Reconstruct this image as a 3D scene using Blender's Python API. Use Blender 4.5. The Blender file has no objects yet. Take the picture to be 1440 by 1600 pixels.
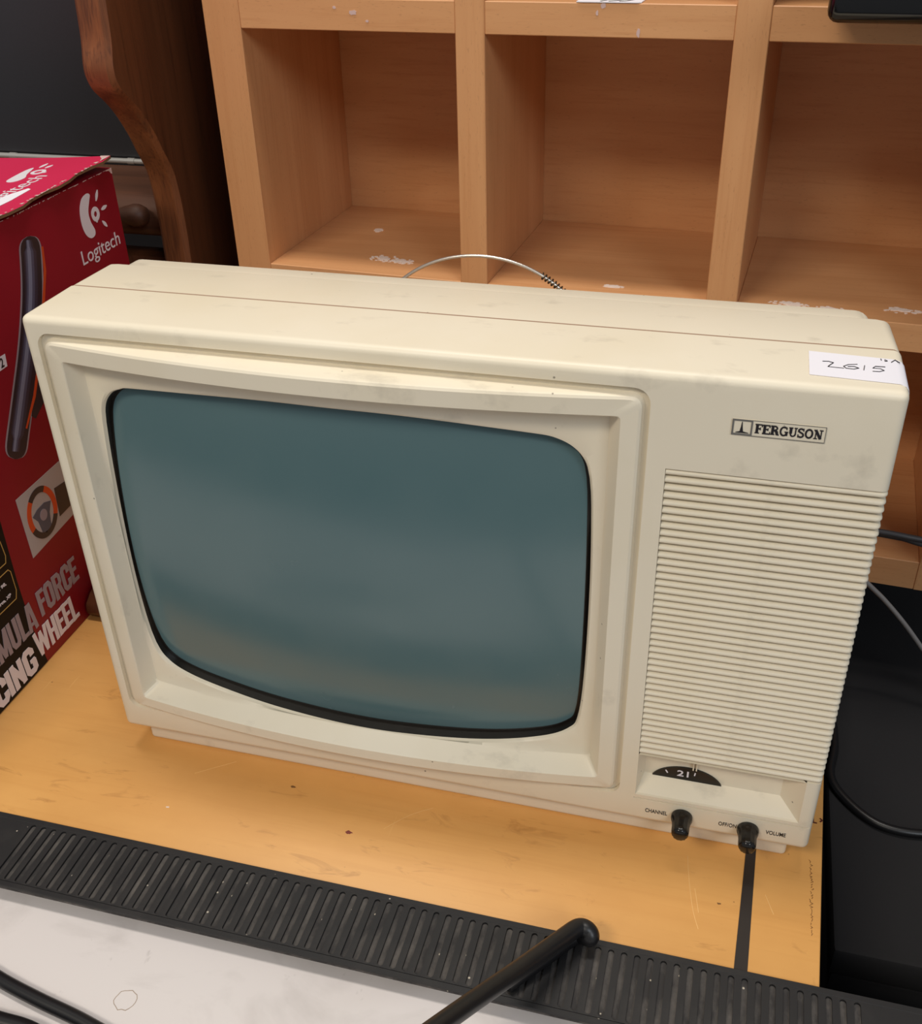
import bpy, bmesh, math, random
from mathutils import Vector, Matrix
random.seed(7)
C = bpy.context.scene.collection
sc = bpy.context.scene

# ------------------------------------------------------------------ camera
F_PX, YAW, PITCH, ROLL = 1640.0, -0.2765, 0.5664, -0.028
CAM = Vector((0.4045, -0.4903, 0.5728))
def camera():
    fwd = Vector((math.sin(YAW)*math.cos(PITCH), math.cos(YAW)*math.cos(PITCH), -math.sin(PITCH)))
    right = Vector((math.cos(YAW), -math.sin(YAW), 0)); up = right.cross(fwd)
    c, s = math.cos(ROLL), math.sin(ROLL)
    r2 = c*right + s*up; u2 = -s*right + c*up
    cd = bpy.data.cameras.new('camera'); co = bpy.data.objects.new('camera', cd); C.objects.link(co)
    m = Matrix((r2, u2, -fwd)).transposed().to_4x4(); m.translation = CAM
    co.matrix_world = m
    cd.sensor_fit = 'HORIZONTAL'; cd.sensor_width = 36; cd.lens = 36*F_PX/1440.0
    cd.clip_start = 0.01; cd.clip_end = 50
    sc.camera = co
camera()

# ------------------------------------------------------------------ world, lamps, exposure
w = bpy.data.worlds.new('room_light'); sc.world = w; w.use_nodes = True
bg = w.node_tree.nodes['Background']
bg.inputs['Color'].default_value = (0.95, 0.97, 1.0, 1); bg.inputs['Strength'].default_value = 0.22
def area(name, loc, target, size, size_y, power, col):
    l = bpy.data.lights.new(name, 'AREA'); l.shape = 'RECTANGLE'; l.size = size; l.size_y = size_y
    l.energy = power; l.color = col
    o = bpy.data.objects.new(name, l); C.objects.link(o); o.location = loc
    d = Vector(target) - Vector(loc); o.rotation_euler = d.to_track_quat('-Z', 'Y').to_euler()
    return o
area('ceiling_lamp_over_table', (0.10, 0.13, 2.3), (0.10, 0.11, 0), 1.0, 0.24, 24, (1.0, 0.94, 0.86))
area('ceiling_lamp_front', (-0.55, -1.65, 2.1), (0.1, 0.3, 0.3), 1.0, 0.35, 26, (1.0, 0.90, 0.75))
area('window_right', (1.9, -1.9, 2.0), (0.3, 0.2, 0.2), 0.9, 0.9, 24, (0.86, 0.93, 1.0))
vs = sc.view_settings
vs.view_transform = 'Standard'; vs.look = 'None'; vs.gamma = 1; vs.use_curve_mapping = False
vs.exposure = 0.0

# ------------------------------------------------------------------ materials
def srgb(r, g, b):
    f = lambda c: ((c/255+0.055)/1.055)**2.4 if c > 10 else c/255/12.92
    return (f(r), f(g), f(b), 1)
MATS = {}
def mat(name, col, rough=0.5, spec=0.5, metal=0.0, coat=0.0):
    m = bpy.data.materials.new(name); m.use_nodes = True
    b = m.node_tree.nodes['Principled BSDF']
    b.inputs['Base Color'].default_value = col; b.inputs['Roughness'].default_value = rough
    b.inputs['Specular IOR Level'].default_value = spec; b.inputs['Metallic'].default_value = metal
    b.inputs['Coat Weight'].default_value = coat
    MATS[name] = m
    return m
class N:
    """tiny node helper on one material"""
    def __init__(s, m):
        s.t = m.node_tree; s.b = s.t.nodes['Principled BSDF']
        s.tc = s.t.nodes.new('ShaderNodeTexCoord')
    def new(s, k, **kw):
        n = s.t.nodes.new(k)
        for a, v in kw.items(): setattr(n, a, v)
        return n
    def link(s, a, b): s.t.links.new(a, b)
    def mapping(s, scale, loc=(0,0,0), rot=(0,0,0)):
        n = s.new('ShaderNodeMapping'); n.inputs['Scale'].default_value = scale
        n.inputs['Location'].default_value = loc; n.inputs['Rotation'].default_value = rot
        s.link(s.tc.outputs['Object'], n.inputs['Vector']); return n.outputs['Vector']
    def noise(s, vec, scale, detail=4, rough=0.55, dist=0.0):
        n = s.new('ShaderNodeTexNoise'); n.inputs['Scale'].default_value = scale
        n.inputs['Detail'].default_value = detail; n.inputs['Roughness'].default_value = rough
        n.inputs['Distortion'].default_value = dist
        s.link(vec, n.inputs['Vector']); return n.outputs['Fac']
    def ramp(s, fac, stops):
        n = s.new('ShaderNodeValToRGB'); e = n.color_ramp.elements
        while len(e) < len(stops): e.new(0.5)
        for i, (p, c) in enumerate(stops):
            e[i].position = p; e[i].color = c if len(c) == 4 else (*c, 1)
        s.link(fac, n.inputs['Fac']); return n.outputs['Color']
    def mask(s, fac, lo, hi):
        n = s.new('ShaderNodeMapRange'); n.inputs['From Min'].default_value = lo; n.inputs['From Max'].default_value = hi
        s.link(fac, n.inputs['Value']); return n.outputs['Result']
    def mul(s, a, b):
        n = s.new('ShaderNodeMath', operation='MULTIPLY'); s.link(a, n.inputs[0])
        if isinstance(b, (int, float)): n.inputs[1].default_value = b
        else: s.link(b, n.inputs[1])
        return n.outputs[0]
    def mix(s, fac, a, b, blend='MIX'):
        n = s.new('ShaderNodeMix', data_type='RGBA', blend_type=blend)
        if isinstance(fac, (int, float)): n.inputs[0].default_value = fac
        else: s.link(fac, n.inputs[0])
        for x, i in ((a, 6), (b, 7)):
            if isinstance(x, tuple): n.inputs[i].default_value = x
            else: s.link(x, n.inputs[i])
        return n.outputs[2]
    def color(s, c): s.link(c, s.b.inputs['Base Color'])
    def bump(s, h, strength=0.2, dist=0.001):
        n = s.new('ShaderNodeBump'); n.inputs['Strength'].default_value = strength; n.inputs['Distance'].default_value = dist
        s.link(h, n.inputs['Height']); s.link(n.outputs['Normal'], s.b.inputs['Normal'])
    def specks(s, scale, size, vec=None):
        v = s.new('ShaderNodeTexVoronoi', feature='F1'); v.inputs['Scale'].default_value = scale
        s.link(vec or s.tc.outputs['Object'], v.inputs['Vector'])
        return s.mask(v.outputs['Distance'], size, size*0.6), v.outputs['Color']
    def blotch(s, pts, wob=0.006, nscale=140):
        """union of ragged patches: (x, y, z, radius) in object space"""
        nz = s.new('ShaderNodeTexNoise'); nz.inputs['Scale'].default_value = nscale; nz.inputs['Detail'].default_value = 5
        s.link(s.tc.outputs['Object'], nz.inputs['Vector'])
        sub = s.new('ShaderNodeVectorMath', operation='SUBTRACT'); s.link(nz.outputs['Color'], sub.inputs[0]); sub.inputs[1].default_value = (.5, .5, .5)
        scl = s.new('ShaderNodeVectorMath', operation='SCALE'); s.link(sub.outputs[0], scl.inputs[0]); scl.inputs['Scale'].default_value = wob*4
        add = s.new('ShaderNodeVectorMath', operation='ADD'); s.link(s.tc.outputs['Object'], add.inputs[0]); s.link(scl.outputs[0], add.inputs[1])
        res = None
        for (x, y, z, r) in pts:
            d = s.new('ShaderNodeVectorMath', operation='DISTANCE'); s.link(add.outputs[0], d.inputs[0]); d.inputs[1].default_value = (x, y, z)
            k = s.mask(d.outputs['Value'], r, r*0.55)
            if res is None: res = k
            else:
                mx = s.new('ShaderNodeMath', operation='MAXIMUM'); s.link(res, mx.inputs[0]); s.link(k, mx.inputs[1]); res = mx.outputs[0]
        return res

def m_plastic():
    m = mat('ivory_plastic', srgb(232, 221, 192), 0.42, 0.45); n = N(m)
    g = n.noise(n.mapping((1, 1, 1)), 9, 4)
    col = n.mix(n.mul(n.mask(g, .45, .75), .55), srgb(232, 222, 201), srgb(224, 211, 183))
    sm = n.noise(n.mapping((1.2, 2.0, 1.2)), 24, 5, .6, 0)
    col = n.mix(n.mul(n.mask(sm, .60, .80), .40), col, srgb(150, 141, 126))
    k, c = n.specks(95, .075)
    sep = n.new('ShaderNodeSeparateColor'); n.link(c, sep.inputs[0])
    pick = n.mask(sep.outputs[0], .86, .89)
    col = n.mix(n.mul(n.mul(k, pick), .75), col, srgb(70, 58, 48))
    n.color(col)
    f = n.noise(n.mapping((1, 1, 1)), 900, 2); n.bump(f, .06, .0005)
    return m
m_plastic()

def m_wood(name, base, dark, axis, scale=1.0, rough=.45, stain=None, amount=.55, bump=.05, fleck=False):
    m = mat(name, base, rough, .4); n = N(m)
    st = [26*scale]*3; st[axis] = 1.6*scale
    fine = [260*scale]*3; fine[axis] = 9*scale
    a = n.noise(n.mapping(tuple(st)), 1.0, 5, .6, .4)
    b = n.noise(n.mapping(tuple(fine)), 1.0, 3, .6)
    col = n.mix(n.mul(n.mask(a, .35, .75), amount), base, dark)
    col = n.mix(n.mul(n.mask(b, .52, .72), amount*.7), col, dark)
    if fleck:
        fl = [1300]*3; fl[axis] = 210
        q = n.noise(n.mapping(tuple(fl)), 1.0, 1, .5)
        col = n.mix(n.mul(n.mask(q, .66, .76), .28), col, tuple(c_*.5 for c_ in dark[:3])+(1,))
    if stain: col = stain(n, col)
    n.color(col); n.bump(b, bump, .0006)
    return m
BEECH, BEECH_D = srgb(212, 158, 110), srgb(188, 128, 80)
m_wood('beech_vertical', BEECH, BEECH_D, 2, fleck=True)
m_wood('beech_horizontal', BEECH, BEECH_D, 0, fleck=True)
m_wood('beech_floor', BEECH, BEECH_D, 0, fleck=True)
m_wood('dark_oak', srgb(104, 60, 36), srgb(56, 30, 18), 2, .9, .38, None, .8, .2)
m_wood('worn_oak_edge', srgb(132, 78, 44), srgb(58, 28, 18), 2, 2.0, .5, None, .9, .25)
m_wood('dark_oak_flat', srgb(92, 56, 38), srgb(54, 31, 20), 0, .9, .55, None, .8, .15)

def m_table():
    def st(n, col):
        a = n.noise(n.mapping((7, 10, 1)), 1, 5, .6)
        col = n.mix(n.mul(n.mask(a, .42, .72), .45), col, srgb(196, 138, 72))
        b = n.noise(n.mapping((22, 70, 1)), 1, 4, .65, .8)
        col = n.mix(n.mul(n.mask(b, .61, .76), .5), col, srgb(146, 94, 46))
        k, c = n.specks(60, .05)
        sep = n.new('ShaderNodeSeparateColor'); n.link(c, sep.inputs[0])
        col = n.mix(n.mul(n.mul(k, n.mask(sep.outputs[0], .8, .85)), .6), col, srgb(110, 62, 30))
        sc_ = n.noise(n.mapping((210, 9, 1), rot=(0, 0, .22)), 1, 2, .5, .3)
        return n.mix(n.mul(n.mask(sc_, .76, .80), .35), col, srgb(245, 205, 140))
    return m_wood('maple_tabletop', srgb(222, 166, 96), srgb(205, 146, 78), 0, .6, .38, st, .5, .03)
m_table()

def m_rubber():
    m = mat('black_rubber', srgb(36, 35, 36), .55, .4); n = N(m)
    g = n.noise(n.mapping((30, 30, 30)), 1, 5, .65)
    col = n.mix(n.mul(n.mask(g, .5, .8), .4), srgb(34, 33, 34), srgb(62, 59, 57))
    k, c = n.specks(190, .13)
    sep = n.new('ShaderNodeSeparateColor'); n.link(c, sep.inputs[0])
    col = n.mix(n.mul(n.mul(k, n.mask(sep.outputs[0], .88, .90)), .8), col, srgb(190, 180, 165))
    n.color(col); return m
m_rubber()
def m_dusty():
    m = mat('dusty_rubber', srgb(64, 61, 60), .7, .3); n = N(m)
    g = n.noise(n.mapping((60, 25, 30)), 1, 5, .7)
    col = n.mix(n.mask(g, .42, .72), srgb(50, 48, 48), srgb(98, 93, 89))
    k, c = n.specks(190, .16)
    sep = n.new('ShaderNodeSeparateColor'); n.link(c, sep.inputs[0])
    col = n.mix(n.mul(n.mul(k, n.mask(sep.outputs[0], .82, .84)), .9), col, srgb(200, 190, 172))
    n.color(col); return m
m_dusty()
def m_white():
    m = mat('scuffed_white_laminate', srgb(222, 216, 214), .45, .4); n = N(m)
    a = n.noise(n.mapping((14, 22, 1)), 1, 5, .62, .5)
    col = n.mix(n.mul(n.mask(a, .5, .78), .45), srgb(224, 217, 215), srgb(176, 168, 164))
    b = n.noise(n.mapping((120, 60, 1)), 1, 3, .6)
    col = n.mix(n.mul(n.mask(b, .68, .8), .35), col, srgb(130, 122, 118))
    n.color(col); return m
m_white()
def m_card(name, base, worn):
    m = mat(name, base, .5, .35); n = N(m)
    a = n.noise(n.mapping((5, 5, 5)), 1, 4)
    n.color(n.mix(n.mul(n.mask(a, .4, .7), .5), base, worn)); return m
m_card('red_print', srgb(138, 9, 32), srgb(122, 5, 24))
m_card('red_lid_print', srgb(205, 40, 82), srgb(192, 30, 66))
m_card('kraft_card', srgb(128, 98, 70), srgb(96, 72, 50))
mat('black_print', srgb(14, 10, 10), .6, .25)
mat('white_print', srgb(226, 220, 226), .5)
mat('grey_print', srgb(150, 138, 146), .5)
mat('silver_print', srgb(176, 168, 166), .5)
mat('handle_print', srgb(36, 31, 42), .35)
mat('handle_mid_print', srgb(54, 51, 68), .35)
mat('handle_soft_print', srgb(82, 84, 108), .35)
mat('handle_light_print', srgb(126, 132, 156), .35)
mat('orange_print', srgb(205, 72, 26), .5)
mat('slate_print', srgb(82, 84, 98), .5)
mat('yellow_print', srgb(190, 150, 80), .5)
mat('worn_edge', srgb(205, 176, 170), .7)
mat('ink_black', srgb(28, 24, 30), .5)
mat('pen_faded', srgb(120, 82, 44), .6)
mat('ink_red', srgb(88, 26, 20), .6)
mat('stain_tan', srgb(168, 150, 134), .6)
mat('paint_crust', srgb(226, 208, 196), .8)
mat('seam_shadow_brown', srgb(158, 130, 108), .8)  # shade of the case seam, put into the colour
mat('scratch_pale', srgb(234, 186, 118), .5)
mat('mark_red', srgb(128, 62, 52), .6)
mat('ink_grey', srgb(110, 108, 104), .5)
mat('dial_black', srgb(14, 14, 14), .35)
mat('knob_black', srgb(14, 13, 13), .22, .6)
mat('badge_plastic', srgb(205, 198, 172), .35)
mat('paper', srgb(236, 234, 242), .7, .3)
mat('screen_rim_black', srgb(24, 19, 15), .35)
def m_glass():
    m = mat('phosphor_glass', srgb(92, 108, 108), .09, .6); n = N(m)
    a = n.noise(n.mapping((3, 3, 3)), 1, 3)
    n.color(n.mix(n.mask(a, .35, .7), srgb(83, 110, 115), srgb(90, 115, 118)))
    b = n.noise(n.mapping((18, 18, 18)), 1, 4)
    r = n.mask(b, .3, .8); q = n.new('ShaderNodeMapRange'); n.link(r, q.inputs['Value'])
    q.inputs['To Min'].default_value = .17; q.inputs['To Max'].default_value = .30
    n.link(q.outputs['Result'], n.b.inputs['Roughness'])
m_glass()
mat('chrome', srgb(196, 194, 190), .3, .6, .5)
mat('aerial_wire', srgb(214, 208, 200), .3, .5, .85)
mat('spring_steel', srgb(92, 78, 62), .35, .5, .8)
def m_dark(name, base, rough):
    m = mat(name, base, rough, .4); n = N(m)
    a = n.noise(n.mapping((400, 400, 400)), 1, 2)
    n.color(n.mix(n.mul(a, .5), base, tuple(c*.6 for c in base[:3])+(1,))); return m
m_dark('charcoal_panel', srgb(58, 59, 64), .5)
m_dark('charcoal_felt', srgb(30, 29, 31), .85)
mat('floor_black', srgb(16, 15, 15), .9, .2)
mat('wall_charcoal', srgb(60, 60, 64), .8, .2)
mat('gloss_black', srgb(12, 12, 14), .12, .6)
mat('cable_black', srgb(22, 22, 24), .38, .5)
mat('cable_dark_grey', srgb(62, 60, 62), .45, .5)
mat('cable_grey', srgb(128, 124, 122), .45, .5)
mat('tape_black', srgb(44, 38, 35), .5, .4)
mat('leg_metal', srgb(50, 48, 46), .4, .5, .6)

# ------------------------------------------------------------------ object helpers
ORG = {}
def finish(me, smooth):
    if smooth is not None:
        for p in me.polygons: p.use_smooth = True
        me.set_sharp_from_angle(angle=math.radians(smooth))
def link_mesh(name, me, m, parent=None, org=None):
    """mesh given in world coordinates; origin moved to org (parent's base, or own base centre)"""
    if org is None:
        if parent is not None: org = ORG[parent.name]
        else:
            xs = [v.co.x for v in me.vertices]; ys = [v.co.y for v in me.vertices]; zs = [v.co.z for v in me.vertices]
            org = Vector(((min(xs)+max(xs))/2, (min(ys)+max(ys))/2, min(zs)))
    me.transform(Matrix.Translation(-org))
    if m: me.materials.append(MATS[m])
    o = bpy.data.objects.new(name, me); C.objects.link(o)
    if parent is not None: o.parent = parent
    else: o.location = org
    ORG[o.name] = org
    return o
def from_bm(name, bm, m, parent=None, smooth=35):
    bmesh.ops.recalc_face_normals(bm, faces=bm.faces)
    me = bpy.data.meshes.new(name); bm.to_mesh(me); bm.free(); finish(me, smooth)
    return link_mesh(name, me, m, parent)
def from_py(name, v, f, m, parent=None, smooth=35):
    bm = bmesh.new()
    vs_ = [bm.verts.new(p) for p in v]
    for q in f:
        try: bm.faces.new([vs_[i] for i in q])
        except ValueError: pass
    return from_bm(name, bm, m, parent, smooth)
def thing(name, loc, label, cat, group=None):
    o = bpy.data.objects.new(name, None); C.objects.link(o); o.location = loc; o.empty_display_size = .05
    ORG[o.name] = Vector(loc); tag(o, label, cat, group); return o
def tag(o, label=None, cat=None, group=None, kind=None):
    if label: o['label'] = label
    if cat: o['category'] = cat
    if group: o['group'] = group
    if kind: o['kind'] = kind
    return o
def bm_box(bm, a, b, bevel=0, seg=2, M=None):
    r = bmesh.ops.create_cube(bm, size=1.0)
    vs_ = r['verts']
    c = [(a[i]+b[i])/2 for i in range(3)]; s = [b[i]-a[i] for i in range(3)]
    for v in vs_: v.co = Vector((c[0]+v.co.x*s[0], c[1]+v.co.y*s[1], c[2]+v.co.z*s[2]))
    if bevel:
        ed = list({e for v in vs_ for e in v.link_edges})
        r2 = bmesh.ops.bevel(bm, geom=ed, offset=bevel, segments=seg, affect='EDGES', profile=.5)
    if M is not None:
        pool = bm.verts if not bevel else bm.verts
        for v in pool: v.co = M @ v.co
    return bm
def box(name, a, b, m, parent=None, bevel=0, seg=2, M=None):
    bm = bmesh.new(); bm_box(bm, a, b, bevel, seg, M); return from_bm(name, bm, m, parent)
def prism(name, poly, h0, h1, m, parent=None, axes=None, smooth=35, bevel=0):
    """extrude a 2D polygon; axes(u, v, h) -> world point"""
    axes = axes or (lambda u, v, h: (u, v, h))
    n = len(poly); bm = bmesh.new()
    A = [bm.verts.new(axes(u, v, h0)) for u, v in poly]; B = [bm.verts.new(axes(u, v, h1)) for u, v in poly]
    bm.faces.new(A); bm.faces.new(B[::-1])
    for i in range(n): bm.faces.new((A[i], A[(i+1) % n], B[(i+1) % n], B[i]))
    if bevel:
        bmesh.ops.recalc_face_normals(bm, faces=bm.faces)
        ed = [e for e in bm.edges if e.calc_face_angle(0) > .6]
        bmesh.ops.bevel(bm, geom=ed, offset=bevel, segments=2, affect='EDGES', profile=.5)
    return from_bm(name, bm, m, parent, smooth)
def catmull(P, k=8, closed=False):
    P = [Vector(p) for p in P]; n = len(P); out = []
    for i in range(n if closed else n-1):
        g = (lambda j: P[j % n]) if closed else (lambda j: P[max(0, min(n-1, j))])
        a, b, c, d = g(i-1), g(i), g(i+1), g(i+2)
        for j in range(k):
            t = j/k
            out.append(.5*((2*b)+(c-a)*t+(2*a-5*b+4*c-d)*t*t+(3*b-a-3*c+d)*t**3))
    if not closed: out.append(P[-1])
    return out
def tube_bm(bm, P, r, n=12, cap=True):
    P = [Vector(p) for p in P]; rings = []
    T = [(P[min(i+1, len(P)-1)]-P[max(i-1, 0)]).normalized() for i in range(len(P))]
    ref = Vector((0, 0, 1)) if abs(T[0].z) < .9 else Vector((1, 0, 0))
    nrm = T[0].cross(ref).normalized()
    for i, p in enumerate(P):
        nrm = (nrm - T[i]*nrm.dot(T[i])).normalized(); b = T[i].cross(nrm)
        rr = r[i] if isinstance(r, (list, tuple)) else r
        rings.append([bm.verts.new(p+rr*(math.cos(a)*nrm+math.sin(a)*b)) for a in [2*math.pi*k/n for k in range(n)]])
    for i in range(len(rings)-1):
        for k in range(n): bm.faces.new((rings[i][k], rings[i][(k+1) % n], rings[i+1][(k+1) % n], rings[i+1][k]))
    if cap: bm.faces.new(rings[0][::-1]); bm.faces.new(rings[-1])
def tube(name, P, r, m, parent=None, n=12):
    bm = bmesh.new(); tube_bm(bm, P, r, n); return from_bm(name, bm, m, parent, 50)
def lathe_bm(bm, prof, fn, n=32, mod=None):
    """prof: (radius, height) list; fn(a, b, h) -> world; closed at radius 0"""
    rings = []
    for r, h in prof:
        if r < 1e-6: rings.append([bm.verts.new(fn(0, 0, h))]); continue
        rings.append([bm.verts.new(fn(r*(mod(k, h) if mod else 1)*math.cos(2*math.pi*k/n), r*(mod(k, h) if mod else 1)*math.sin(2*math.pi*k/n), h)) for k in range(n)])
    for A, B in zip(rings, rings[1:]):
        for k in range(n):
            q = [A[k % len(A)], A[(k+1) % len(A)], B[(k+1) % len(B)], B[k % len(B)]]
            u = []
            for v in q:
                if v not in u: u.append(v)
            if len(u) > 2: bm.faces.new(u)
    if len(rings[0]) > 1: bm.faces.new(rings[0])
LAYER = 0
def stroke_bm(bm, lines, w, fn, h0=0, h1=.00025, caps=True):
    """flat pen strokes: polylines of (u, v) widened to w, given a sliver of thickness; fn(u, v, h) -> world"""
    def solid(poly):
        global LAYER
        LAYER = (LAYER+1) % 11; h1_ = h1+LAYER*1.1e-5
        n = len(poly)
        A = [bm.verts.new(fn(u, v, h0)) for u, v in poly]; B = [bm.verts.new(fn(u, v, h1_)) for u, v in poly]
        bm.faces.new(A[::-1]); bm.faces.new(B)
        for i in range(n): bm.faces.new((A[i], A[(i+1) % n], B[(i+1) % n], B[i]))
    global LAYER
    for L in lines:
        ww = w
        if isinstance(L, tuple): L, ww = L
        P = [Vector((p[0], p[1])) for p in L]; n = len(P)
        left, right = [], []
        closed = n > 2 and (P[0]-P[-1]).length < 1e-9
        for i in range(n):
            if closed: a, b = P[(i-1) % (n-1)], P[(i+1) % (n-1)]
            else: a, b = P[max(i-1, 0)], P[min(i+1, n-1)]
            d1 = (P[i]-a); d2 = (b-P[i])
            d1 = d1.normalized() if d1.length > 1e-9 else d2.normalized()
            d2 = d2.normalized() if d2.length > 1e-9 else d1
            t = (d1+d2); t = t.normalized() if t.length > 1e-6 else d1
            nn = Vector((-t.y, t.x)); k = max(.5, nn.dot(Vector((-d1.y, d1.x))))
            left.append(P[i]+nn*ww/2/k); right.append(P[i]-nn*ww/2/k)
        for i in range(n-1):
            solid([left[i], right[i], right[i+1], left[i+1]])
def poly_bm(bm, poly, fn, h0=0, h1=.00025):
    n = len(poly)
    A = [bm.verts.new(fn(u, v, h0)) for u, v in poly]; B = [bm.verts.new(fn(u, v, h1)) for u, v in poly]
    bm.faces.new(A[::-1]); bm.faces.new(B)
    for i in range(n): bm.faces.new((A[i], A[(i+1) % n], B[(i+1) % n], B[i]))
def arc(cx, cy, rx, ry, a0, a1, n=14):
    return [(cx+rx*math.cos(math.radians(a0+(a1-a0)*i/n)), cy+ry*math.sin(math.radians(a0+(a1-a0)*i/n))) for i in range(n+1)]
def text_mesh(s, size, bold=0.0, sx=1.0, shear=0.0, spacing=1.0):
    cu = bpy.data.curves.new('lettering', 'FONT'); cu.body = s; cu.size = size; cu.offset = bold; cu.shear = shear
    cu.space_character = spacing; cu.extrude = .0001; cu.resolution_u = 4
    o = bpy.data.objects.new('lettering_tmp', cu); C.objects.link(o)
    dg = bpy.context.evaluated_depsgraph_get(); dg.update()
    me = bpy.data.meshes.new_from_object(o.evaluated_get(dg))
    bpy.data.objects.remove(o); bpy.data.curves.remove(cu)
    me.materials.clear()
    return me
def text_fit(name, s, u0, u1, v0, v1, fn, m, parent, bold=0.0, shear=0.0, h=.0002):
    """lettering scaled to fill the rectangle u0..u1, v0..v1; fn(u, v, h) -> world"""
    me = text_mesh(s, 1.0, bold, shear=shear)
    X = [v.co.x for v in me.vertices]; Yv = [v.co.y for v in me.vertices]; Zv = [v.co.z for v in me.vertices]
    x0, x1, y0, y1, z0 = min(X), max(X), min(Yv), max(Yv), min(Zv)
    for v in me.vertices:
        u = u0+(v.co.x-x0)/(x1-x0)*(u1-u0); q = v0+(v.co.y-y0)/(y1-y0)*(v1-v0)
        v.co = Vector(fn(u, q, h if v.co.z > z0+1e-6 else 0))
    return link_mesh(name, me, m, parent)

# ------------------------------------------------------------------ the setting
def plane_obj(name, v, m):
    o = from_py(name, v, [(0, 1, 2, 3)], m, None, None); tag(o, kind='structure'); return o
ZF = -0.74
plane_obj('floor', [(-3, -3, ZF), (3, -3, ZF), (3, .75, ZF), (-3, .75, ZF)], 'floor_black')
plane_obj('wall_back', [(-3, .75, ZF), (3, .75, ZF), (3, .75, 2.4), (-3, .75, 2.4)], 'wall_charcoal')

# ------------------------------------------------------------------ television
W, H, H0, DS, DR = .49, .3469, .0221, .0514, .0976
tv = thing('television', (W/2, .11, 0), 'cream plastic portable television with grey screen standing on the wooden table', 'television')

def apply_bool(bm_base, cutters, name):
    me = bpy.data.meshes.new('base'); bmesh.ops.recalc_face_normals(bm_base, faces=bm_base.faces); bm_base.to_mesh(me); bm_base.free()
    o = bpy.data.objects.new('base_tmp', me); C.objects.link(o); tmp = [o]
    for c in cutters:
        bmesh.ops.recalc_face_normals(c, faces=c.faces)
        cm = bpy.data.meshes.new('cut'); c.to_mesh(cm); c.free()
        co = bpy.data.objects.new('cut_tmp', cm); C.objects.link(co); tmp.append(co)
        md = o.modifiers.new('b', 'BOOLEAN'); md.operation = 'DIFFERENCE'; md.object = co; md.solver = 'EXACT'
    dg = bpy.context.evaluated_depsgraph_get(); dg.update()
    res = bpy.data.meshes.new_from_object(o.evaluated_get(dg))
    for t in tmp: bpy.data.objects.remove(t)
    return res
def rrect(x0, x1, z0, z1, r, k=6):
    P = []
    for cx, cz, a in ((x1-r, z1-r, 0), (x0+r, z1-r, 90), (x0+r, z0+r, 180), (x1-r, z0+r, 270)):
        P += arc(cx, cz, r, r, a, a+90, k)
    return P
GX0, GX1, GZ0, GZ1 = .0087, .3679, .0430, .3371
RX, RT, RB = .3783, .2919, .0821
TX0, TX1, TZ0, TZ1 = .3783, .4810, .0462, RB
def prism_bm(poly, y0, y1):
    bm = bmesh.new(); n = len(poly)
    A = [bm.verts.new((u, y0, v)) for u, v in poly]; B = [bm.verts.new((u, y1, v)) for u, v in poly]
    bm.faces.new(A); bm.faces.new(B[::-1])
    for i in range(n): bm.faces.new((A[i], A[(i+1) % n], B[(i+1) % n], B[i]))
    return bm
base = bmesh.new(); bm_box(base, (0, 0, H0), (W, DS, H))
bmesh.ops.bevel(base, geom=[e for e in base.edges if not all(v_.co.y > DS-.001 for v_ in e.verts)], offset=.0045, segments=4, affect='EDGES', profile=.5)
cut1 = prism_bm(rrect(GX0, GX1, GZ0, GZ1, .009), -.02, .034)
cut2 = bmesh.new(); bm_box(cut2, (RX, -.02, RB), (W+.02, .0044, RT))
cut3 = bmesh.new(); bm_box(cut3, (W-.0040, -.02, RB+.0001), (W+.02, .020, RT-.0001))
cut4 = bmesh.new(); bm_box(cut4, (TX0, -.02, TZ0), (TX1, .016, TZ1+.0006))
cut5 = bmesh.new(); bm_box(cut5, (TX0-.0008, -.02, .0424), (W+.02, .0012, .0434))
me = apply_bool(base, [cut1, cut2, cut3, cut4, cut5], 'front_cabinet'); finish(me, 32)
link_mesh('front_cabinet', me, 'ivory_plastic', tv)

# loft of rectangles seen from the front; loops matched by angle round the middle
XC, HX, ZC = .1865, .17, .187
def yfront(x): return -.0015-.013*max(0, 1-((x-XC)/HX)**2)
ANG = set(i*2*math.pi/120 for i in range(120))
for sx in (-1, 1):
    for sz in (-1, 1):
        a = math.atan2(sz*.141, sx*.174)
        for k in range(-14, 15): ANG.add((a+k*.0085) % (2*math.pi))
ANG = sorted(ANG)
def ray_loop(poly):
    """points where rays from (XC, ZC) meet the polygon, one per angle"""
    out = []; n = len(poly)
    for a in ANG:
        dx, dz = math.cos(a), math.sin(a); best = None
        for i in range(n):
            (x1, z1), (x2, z2) = poly[i], poly[(i+1) % n]
            ex, ez = x2-x1, z2-z1; den = dx*ez-dz*ex
            if abs(den) < 1e-12: continue
            t = ((x1-XC)*ez-(z1-ZC)*ex)/den; s = ((x1-XC)*dz-(z1-ZC)*dx)/den
            if t > 0 and -1e-9 <= s <= 1+1e-9 and (best is None or t < best): best = t
        out.append((XC+dx*best, ZC+dz*best))
    return out
def loft(name, loops, m, parent, cap=False, smooth=35):
    bm = bmesh.new(); R = [[bm.verts.new(p) for p in L] for L in loops]; n = len(R[0])
    for A, B in zip(R, R[1:]):
        for i in range(n): bm.faces.new((A[i], A[(i+1) % n], B[(i+1) % n], B[i]))
    if cap: bm.faces.new(R[-1])
    return from_bm(name, bm, m, parent, smooth)
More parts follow.
